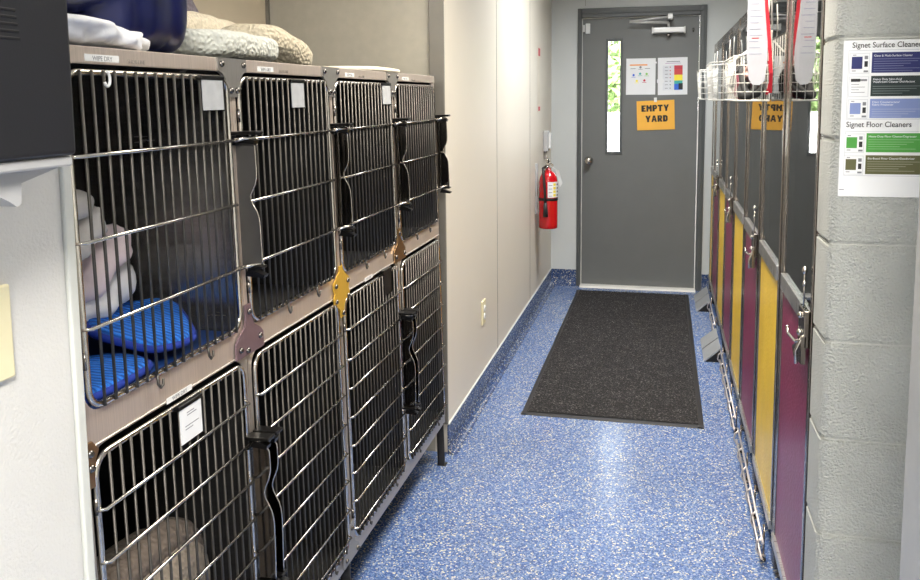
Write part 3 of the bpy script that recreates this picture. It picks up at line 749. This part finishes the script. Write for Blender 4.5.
for k in range(4): cyl_patch(m, .0672, -1.4, -1.0, .234+.025*k, .238+.025*k, 4); cyl_patch(m, .0672, -.4, .2, .234+.025*k, .246+.025*k, 6)
m.build('label_print', M_inkgrey, lab)
m = MB(); m.bm.faces.new([m.bm.verts.new(p) for p in ((.055, -.06, .43), (.085, -.075, .42), (.11, -.07, .33), (.09, -.062, .30))]); m.tube([(.01, -.03, .45), (.055, -.06, .43)], .002, 6); m.build('inspection_tag', M_paper, fe)
MB().box(-.0915, -.02, .10, -.075, .02, .46, .003).box(-.08, -.012, .19, -.05, .012, .23, .003).build('wall_bracket', M_pale_plastic, fe)
sg = thing('fire_sign', 'narrow pale sign with red ends on the left wall above the extinguisher', 'sign', (XL+.001, 6.0, 1.42))
MB().box(0, -.05, 0, .003, .05, .465).build('panel', mat('sign_cream', (214, 206, 190), .5), sg)
MB().box(.003, -.045, .40, .0036, .045, .455).build('red_band', cR2, sg)
MB().box(.003, -.045, .010, .0036, .045, .04).build('red_band', cR2, sg)
wb = thing('alarm_box', 'small grey and white alarm box on the left wall above the extinguisher', 'alarm', (XL+.001, 6.28, 1.12))
MB().box(0, -.05, 0, .036, .05, .155, .005).build('backplate', M_pale_plastic, wb)
MB().box(.036, -.04, .02, .055, .04, .14, .008, 3).build('cover', M_white_plastic, wb)
MB().tube([(.012, 0, 0), (.012, 0, -.06)], .012, 10).build('conduit', M_white_plastic, wb)
ol = thing('wall_outlet', 'power outlet low on the cream left wall', 'outlet', (XL+.0005, 4.065, .44))
MB().box(0, -.04, -.062, .007, .04, .062, .003).build('cover_plate', M_ivory, ol)
for z in (.02, -.02):
    m = MB(); m.lathe([(.017, .007), (.017, .012), (.015, .013)], (0, 0, z), 'x', 16); r = m.build('receptacle', M_white_plastic, ol)
    MB().box(.013, -.008, z-.004, .0134, -.005, z+.006).box(.013, .005, z-.004, .0134, .008, z+.006).build('slots', M_black, r)

# ------------------------------------------------------------------ kennels on the right
def kennel(i, label, yellow, w=.6, latch=True):
    y0 = 2.10+.6*i
    t = thing('dog_kennel', label, 'kennel', (XR+.011, y0, 0), group='dog kennels along the right side')
    dpt = .95
    s = MB(); s.box(.03, .004, .09, dpt, .012, 1.905); s.box(.03, w-.012, .09, dpt, w-.004, 1.905); s.box(dpt-.01, .012, .09, dpt, w-.012, 1.905); s.box(.03, .012, .09, dpt-.01, w-.012, .105); s.box(.03, .012, 1.893, dpt-.01, w-.012, 1.905)
    s.build('enclosure', M_kbody, t)
    f = MB(); f.box(.0, .001, .02, .030, .030, 1.915, .003); f.box(0, w-.030, .02, .030, w-.001, 1.915, .003); f.box(.002, .03, 1.875, .03, w-.03, 1.915, .003); f.box(.002, .03, .095, .03, w-.03, .125, .003)
    f.build('front_frame', M_dkchrome, t)
    for y in (.03, w-.03):
        for x in (.02, dpt-.03): MB().lathe([(.02, .001), (.02, .01), (.010, .02), (.010, .1)], (x+.005, y, 0), 'z', 12).build('foot', M_dkchrome, t)
    a, b = .036, w-.036
    d = MB(); d.box(-.004, a, .13, .012, a+.022, 1.87, .002); d.box(-.004, b-.022, .13, .012, b, 1.87, .002); d.box(-.004, a+.022, 1.845, .012, b-.022, 1.87, .002); 
    dn = d.build('door', M_dkchrome, t)
    MB().box(-.010, a, .118, .012, b, .150, .002).build('bottom_rail', M_ltchrome, dn)
    r = MB(); r.box(-.010, a+.02, .942, .012, b-.02, .990, .0015); r.build('mid_rail', M_ltchrome, dn)
    MB().box(-.001, a+.02, .15, .006, b-.02, .945).build('colour_panel', M_yel if yellow else M_bur, dn)['label'] = 'yellow embossed panel' if yellow else 'burgundy embossed panel'
    MB().box(0, a+.02, .985, .005, b-.02, 1.85).build('glass_pane', M_kglass, dn)
    if latch:
        L = MB(); L.box(-.018, .05, .90, -.004, .14, .995, .003); L.prism([(.05, .93), (.20, .865), (.17, .845), (.05, .86)], 'x', -.022, -.012)
        lo = L.build('latch', M_dkchrome, dn)
        for z in (.975, .93):
            q = MB(); q.lathe([(.009, -.018), (.008, -.022), (.005, -.026), (.001, -.028)], (0, .095, z), 'x', 14); q.build('latch_bolt', M_chrome, lo)
        MB().tube([(-.018, .075, .915), (-.028, .10, .905), (-.032, .20, .897), (-.030, .235, .902), (-.030, .238, .908)], .0045, 8).tube([(-.018, .06, .93), (-.03, .085, .885), (-.03, .07, .855)], .0045, 8).build('latch_lever', M_chrome, lo)
        MB().tube([(-.014, .088, .99), (-.014, .088, 1.085)], .0025, 8).lathe([(.002, 1.08), (.006, 1.085), (.0075, 1.092), (.005, 1.099), (.001, 1.101)], (-.014, .088, 0), 'z', 12).lathe([(.002, 1.05), (.005, 1.053), (.005, 1.06), (.002, 1.063)], (-.014, .088, 0), 'z', 12).build('latch_pin', M_chrome, lo)
    return t
pos = ['nearest the grey block wall', 'second from the grey block wall', 'third from the grey block wall', 'fourth from the grey block wall', 'fifth from the grey block wall', 'sixth from the grey block wall', 'seventh from the grey block wall']
for i in range(7):
    y = i % 2 == 1
    kennel(i, 'glass-topped dog kennel with %s lower panel, %s' % ('yellow' if y else 'burgundy', pos[i]), y, .6, not y)
kennel(7, 'narrow kennel with yellow lower panel at the far end beside the grey door', True, .385, False)

# wire floor racks poking out under the kennel doors
def rack(label, y0, y1):
    t = thing('wire_rack', label, 'rack', (XR-.006, (y0+y1)/2, 0), group='wire racks along the kennel bottoms')
    h = (y1-y0)/2
    for x, z, e in ((-.012, .088, 0), (-.016, .035, 0)): MB().tube([(x, -h, z), (x, h-e, z)], .004, 8).build('long_rod', M_rackwire, t)
    n = max(3, int((y1-y0)/.16))
    for k in range(n):
        y = -h+.03+(y1-y0-.06)*k/(n-1)
        MB().tube([(-.012, y, .09), (-.026, y, .075), (-.03, y, .05), (-.02, y, .032), (.0, y, .03)], .0035, 6).build('hook', M_rackwire, t)
    for k in range(n//2+1):
        y = -h+.05+(y1-y0-.1)*k/max(1, n//2)
        MB().tube([(-.004, y, .125), (-.004, y, .004)], .0035, 8).lathe([(.009, .002), (.009, .008)], (-.004, y, 0), 'z', 10).build('foot_post', M_dkchrome, t)
rack('chrome wire rack low along the kennels nearest the grey block wall', 2.70, 3.66)
rack('chrome wire rack low along the middle kennels, with the nearer grey ramp behind it', 3.78, 4.80)
rack('chrome wire rack low along the far kennels, between the two grey ramps', 5.36, 5.98)

# little sheet metal ramps
def ramp(label, y0, y1):
    t = thing('floor_ramp', label, 'ramp', (XR-.02, (y0+y1)/2, 0), group='grey ramps under the kennels')
    h = (y1-y0)/2
    for a, b in ((-h, -.012), (.012, h)):
        m = MB(); m.prism([(-.088, .002), (-.086, .010), (.004, .086), (.006, .080), (-.080, .002)], 'y', a, b); m.build('tread_plate', mat('grey_sheet_metal', (176, 178, 180), .35, .5), t)
    m = MB(); m.prism([(-.074, .001), (.003, .072), (.003, .001)], 'y', -h+.006, h-.006); m.build('under_shade', M_black, t)  # black wedge stands for the shade under the open treads
ramp('grey sheet metal ramp on the floor under the fifth kennel from the block wall', 4.86, 5.30)
ramp('grey sheet metal ramp on the floor under the seventh kennel, nearest the door', 6.02, 6.48)

# wire baskets hung on the doors
def basket(label, y0, y1, z0=1.51, zf=1.655, zb=1.735):
    t = thing('wire_basket', label, 'basket', (XR-.016, y0, z0), group='white wire baskets hung on the kennels')
    dpt, L = .115, y1-y0; hf, hb = zf-z0, zb-z0
    def top_at(x): u = -x/dpt; return hb+(hf-hb)*math.sin(min(1, u)*PI/2)**.9
    m = MB()
    arc_ = [(-dpt*k/8, 0, top_at(-dpt*k/8)) for k in range(9)]
    loop = [(x, 0, z) for x, _, z in arc_]+[(x, L, z) for x, _, z in arc_[::-1]]
    m.tube(loop, .0035, 8, closed=True)
    m.tube([(-.004, 0, 0), (-dpt+.012, 0, 0), (-dpt+.012, L, 0), (-.004, L, 0)], .003, 8, closed=True)
    m.build('rim', M_whitewire, t)
    g = MB(); r = .0014
    nx, ny, nz = 4, max(4, int(L/.055)), 5
    for k in range(nx+1):
        x = -.002-(dpt-.014)*k/nx; xt = -dpt*k/nx
        for y in (0, L): g.tube([(x, y, 0), (xt, y, top_at(xt))], r, 5)
        g.tube([(x, 0, 0), (x, L, 0)], r, 5)
    for k in range(ny+1):
        y = L*k/ny; g.tube([(-.003, y, hb), (-.003, y, 0), (-dpt+.012, y, 0), (-dpt, y, hf)], r, 5)
    for k in range(1, nz):
        z = hf*k/nz; xo = -(dpt-.012)-.012*k/nz
        g.tube([(-.003, 0, z), (xo, 0, z), (xo, L, z), (-.003, L, z)], r, 5, closed=True)
    g.build('mesh', M_whitewire, t)
    for y in (L*.2, L*.8): MB().tube([(-.004, y, hb), (-.004, y, hb+.06), (-.001, y, hb+.12)], .0028, 6).build('hook', M_whitewire, t)
    return t
basket('white wire basket full of dark leads, hung on the second kennel from the block wall', 2.90, 3.34)
basket('white wire basket, the middle one hung along the kennels', 4.33, 4.78, 1.505, 1.69, 1.70)
basket('white wire basket hung on the kennels closest to the grey door', 5.72, 6.18, 1.505, 1.695, 1.70)
# leads in the near basket
def coil(label, c, R, r, m, seed, turns=2.3):
    rnd = random.Random(seed); pts = []
    for k in range(40):
        a = 2*PI*turns*k/39; q = R*(1+.25*math.sin(a*1.7+seed)); pts.append((c[0]+q*.42*math.cos(a), c[1]+q*math.sin(a), c[2]+.05*math.sin(a*.9+seed)+.012*k/40))
    o = MB().tube(pts, r, 8).build('dog_lead', m); tag(o, label, 'lead', 'dog leads in the near basket'); return o
bx, by, bz = XR-.072, 3.06, 1.57
coil('black lead coiled at the near end of the wire basket', (bx, by-.06, bz), .07, .012, M_blackweb, 1)
coil('black lead bunched at the far end of the wire basket', (bx, by+.12, bz), .08, .012, M_blackweb, 4)
coil('maroon lead coiled in the middle of the wire basket', (bx-.004, by+.03, bz-.005), .08, .009, M_maroon, 7)
coil('pinkish tan lead resting over the others in the wire basket', (bx+.012, by-.04, bz+.055), .05, .009, M_tanweb, 9, 1.6)
# hanging sheet in sleeve, red leash
hs = thing('hanging_sheet', 'white printed sheet in a clear sleeve hung by a black clip above the near basket', 'sheet', (XR-.07, 2.885, 1.56))
m = MB(); P = [(-.026, .33), (.032, .33), (.040, .12), (.039, .06), (.033, .014), (.018, .0), (-.004, .002), (-.016, .02), (-.024, .09)]
m.prism(P, 'y', -.0008, .0008); m.build('sheet', M_sleeve, hs)
m = MB()
for k in range(9): m.box(-.018, -.0014, .10+.02*k, .022-.006*(k % 3), -.0009, .1022+.02*k)
m.build('printed_lines', mat('pale_print', (150, 156, 176), .6), hs)
m = MB(); m.box(-.010, -.0014, .15, .012, -.0009, .153); m.build('red_line', cR, hs)
MB().tube([(-.012, 0, .335), (-.012, -.004, .30), (.014, -.004, .30), (.014, 0, .335)], .005, 8).build('clip', M_black, hs)
def ribbon(name, pts, w, m, label, cat, grp=None):
    mb = MB(); R = []
    for p in pts:
        p = Vector(p); R.append((mb.bm.verts.new(p+Vector((-w/2, 0, 0))), mb.bm.verts.new(p+Vector((w/2, 0, 0)))))
    for (a, b), (c, d) in zip(R, R[1:]): mb.bm.faces.new((a, b, d, c))
    o = mb.build(name, m); s = o.modifiers.new('thick', 'SOLIDIFY'); s.thickness = .003; s.offset = 0
    tag(o, label, cat, grp); return o
ribbon('red_leash', [(XR-.042, 2.885, 1.90), (XR-.036, 2.88, 1.80), (XR-.026, 2.878, 1.70), (XR-.018, 2.88, 1.60), (XR-.016, 2.90, 1.535)], .011, M_redstrap, 'red webbing leash hanging down beside the white sheet into the near basket', 'leash')
ribbon('red_strap', [(XR-.02, 2.93, 1.64), (XR-.012, 2.93, 1.58), (XR-.022, 2.94, 1.53)], .008, M_redstrap, 'short red strap end sticking up inside the near basket', 'strap')
o = MB().tube([(XR-.024, 2.89, 1.92), (XR-.022, 2.89, 1.84), (XR-.016, 2.90, 1.745)], .003, 8).build('white_cord', M_whitewire); tag(o, 'thin white cord holding up the near basket rim', 'cord')

# ------------------------------------------------------------------ poster on the block wall
po = thing('cleaner_poster', 'white cleaning product chart with coloured bars on the grey block wall', 'poster', (.372, YB-.0025, 1.642))
KX, KZ = .00195, .00216
def px(x, y): return ((x-843)*KX, (41.5-y)*KZ)
MB().box(0, -.001, -.3355, .33, .0015, 0).build('sheet', M_paper, po)
def prect(name, x0, y0, x1, y1, m, lift=1, parent=None):
    a, b = px(x0, y0), px(x1, y1); return MB().box(a[0], -.001-.0003*lift, b[1], b[0], -.001, a[1]).build(name, m, parent or po)
def ptext(s, x, y, size, m, bold=0, lift=3, parent=None, sx=1):
    a = px(x, y); return text(s, size, m, parent or po, (a[0], -.001-.0003*lift, a[1]), ROT_FRONT, bold=bold, sx=sx, extrude=.0001)
XE = 1010
fr_ = mat('chart_frame_grey', (196, 198, 202), .6); wht = M_paper
for y0, y1 in ((51, 119.5), (131, 176)): prect('chart_frame', 848, y0, XE, y1, fr_, 1); prect('chart_field', 848.8, y0+.7, XE-.7, y1-.7, wht, 2)
ptext('Signet Surface Cleaners', 851.5, 48.7, .0165, M_ink, .00012, sx=.9); ptext('Signet Floor Cleaners', 848.5, 126.9, .0165, M_ink, .00012, sx=.9)
rows = [(53.5, 74, (26, 34, 96), 'Glass & Multi-Surface Cleaner', (30, 40, 104)), (76.5, 97, (22, 40, 40), 'Heavy Duty Non-Acid\nWashroom Cleaner Disinfectant', None), (99, 118.5, (122, 138, 186), 'Odor Counteractant/\nFabric Freshener', (120, 138, 188)), (133, 152.5, (70, 150, 58), 'Heavy Duty Floor Cleaner/Degreaser', (74, 150, 58)), (155, 174.5, (88, 88, 52), 'Bio-Based Floor Cleaner/Deodorizer', (92, 94, 52))]
whi = mat('white_print', (226, 228, 232), .6)
for y0, y1, c, tx, card in rows:
    off = 0 if y0 < 125 else -2
    band = prect('colour_bar', 872+off, y0, XE-3, y1-.5, mat('bar_%d_%d' % (c[0], y0), c, .45, var=.03), 3)
    ptext(tx, 874+off, y0+4.2, .0062, whi, 0, 4, band)
    base = y0+(6.2 if '\n' not in tx else 10)
    k = 0
    while base+k*2.3 < y1-2: prect('small_print', 874+off, base+k*2.3, 925-(k*7) % 23, base+.55+k*2.3, mat('bar_print_%d_%d' % (c[0], y0), tuple(min(255, int(v*.55+95)) for v in c), .6), 4, band); k += 1
    cd = prect('product_card', 849.5+off, y0+.5, 869.8+off, y1, fr_, 3); prect('card_field', 850.1+off, y0+1.1, 869.2+off, y1-.6, wht, 4, cd)
    if card:
        prect('card_block', 851.5+off, y0+4, 862.5+off, y1-4.5, mat('bar_%d_%d' % (c[0], y0), c), 5, cd); prect('card_icon', 864.5+off, y0+3.2, 868+off, y0+6.6, M_inkgrey, 5, cd); prect('card_icon', 864.5+off, y0+8.4, 868+off, y0+14, M_ink, 5, cd); prect('card_mark', 852.5+off, y0+2, 856+off, y0+2.8, M_inkgrey, 5, cd); prect('card_mark', 852+off, y1-3, 856+off, y1-2.2, M_inkgrey, 5, cd); prect('card_mark', 864+off, y1-3, 868.5+off, y1-1.2, M_inkgrey, 5, cd)
    else:
        prect('card_block', 851.5+off, y0+2.6, 861+off, y0+5.6, M_ink, 5, cd); prect('card_block', 861+off, y0+3, 868+off, y0+5, M_inkgrey, 5, cd)
        for k in range(4): prect('card_mark', 852+off, y0+8+k*2.6, 860+off+(k % 2)*6, y0+8.5+k*2.6, M_inkgrey, 5, cd)
prect('corner_mark', 842.5+1.5, 190.5-1, 849, 191.2-1, M_inkgrey, 3)

# ------------------------------------------------------------------ lights
def ceiling_light(label, x, y, w, l, power, col=(1, .98, .95), spread=128):
    t = thing('ceiling_light', label, 'light', (x, y, H-.005), group='ceiling light panels')
    m = MB(); m.box(-w/2-.02, -l/2-.02, -.02, -w/2, l/2+.02, .004); m.box(w/2, -l/2-.02, -.02, w/2+.02, l/2+.02, .004); m.box(-w/2, -l/2-.02, -.02, w/2, -l/2, .004); m.box(-w/2, l/2, -.02, w/2, l/2+.02, .004); m.build('frame', M_white_plastic, t)
    MB().box(-w/2, -l/2, -.012, w/2, l/2, -.004).build('diffuser', emis('light_diffuser', (255, 252, 244), 3.0), t)
    la = bpy.data.lights.new('panel_lamp', 'AREA'); la.shape = 'RECTANGLE'; la.size = w; la.size_y = l; la.energy = power; la.color = col; la.spread = math.radians(spread)
    o = bpy.data.objects.new('panel_lamp', la); COL.objects.link(o); o.location = (x, y, H-.03)
ceiling_light('recessed ceiling panel near the grey door', -.05, 5.0, .5, 1.0, 54, (.96, .98, 1), 150)
ceiling_light('recessed ceiling panel over the middle of the corridor', -.08, 2.7, .5, 1.0, 50, (1, .92, .80))
ceiling_light('unseen ceiling panel added behind the camera to light the cage fronts', .1, -.6, .6, 1.2, 150, (1, .96, .90), 180)  # out-of-view lamp added to brighten the cage fronts

w = bpy.data.worlds.new('outdoor_sky'); SC.world = w; w.use_nodes = True
nt = w.node_tree; bg = nt.nodes['Background']
sky = nt.nodes.new('ShaderNodeTexSky'); sky.sky_type = 'HOSEK_WILKIE'; sky.sun_direction = Vector((.3, -.5, .8)).normalized(); sky.turbidity = 5
mxs = nt.nodes.new('ShaderNodeMix'); mxs.data_type = 'RGBA'; mxs.inputs[0].default_value = .75; mxs.inputs[7].default_value = (1, .97, .95, 1)
nt.links.new(sky.outputs['Color'], mxs.inputs[6]); nt.links.new(mxs.outputs[2], bg.inputs['Color']); bg.inputs['Strength'].default_value = 18.0
su = bpy.data.lights.new('sun', 'SUN'); su.energy = 36; su.angle = .02
so = bpy.data.objects.new('sun', su); COL.objects.link(so); so.rotation_euler = (math.radians(38), math.radians(-15), 0)

# ------------------------------------------------------------------ camera
F, PX, PY = 833.3756, 467.9115, 190.246
cam = bpy.data.cameras.new('camera'); cam.sensor_width = 36; cam.sensor_fit = 'HORIZONTAL'; cam.lens = F/920*36
cam.shift_x = (460-PX)/920; cam.shift_y = (PY-290)/920; cam.clip_start = .02
co = bpy.data.objects.new('camera', cam); COL.objects.link(co)
yaw, pitch, roll = CAMANG = (-.2315, .1105, .0085)
cy, sy, cp, sp = math.cos(yaw), math.sin(yaw), math.cos(pitch), math.sin(pitch)
fv = Vector((sy*cp, cy*cp, -sp)); rv = Vector((cy, -sy, 0)); dv = fv.cross(rv)
c_, s_ = math.cos(roll), math.sin(roll)
r2, d2 = c_*rv+s_*dv, -s_*rv+c_*dv
co.matrix_world = Matrix(((r2.x, -d2.x, -fv.x, 0), (r2.y, -d2.y, -fv.y, 0), (r2.z, -d2.z, -fv.z, CAM_H), (0, 0, 0, 1)))
SC.camera = co
SC.view_settings.view_transform = 'Standard'
SC.view_settings.look = 'None'
SC.view_settings.exposure = 0
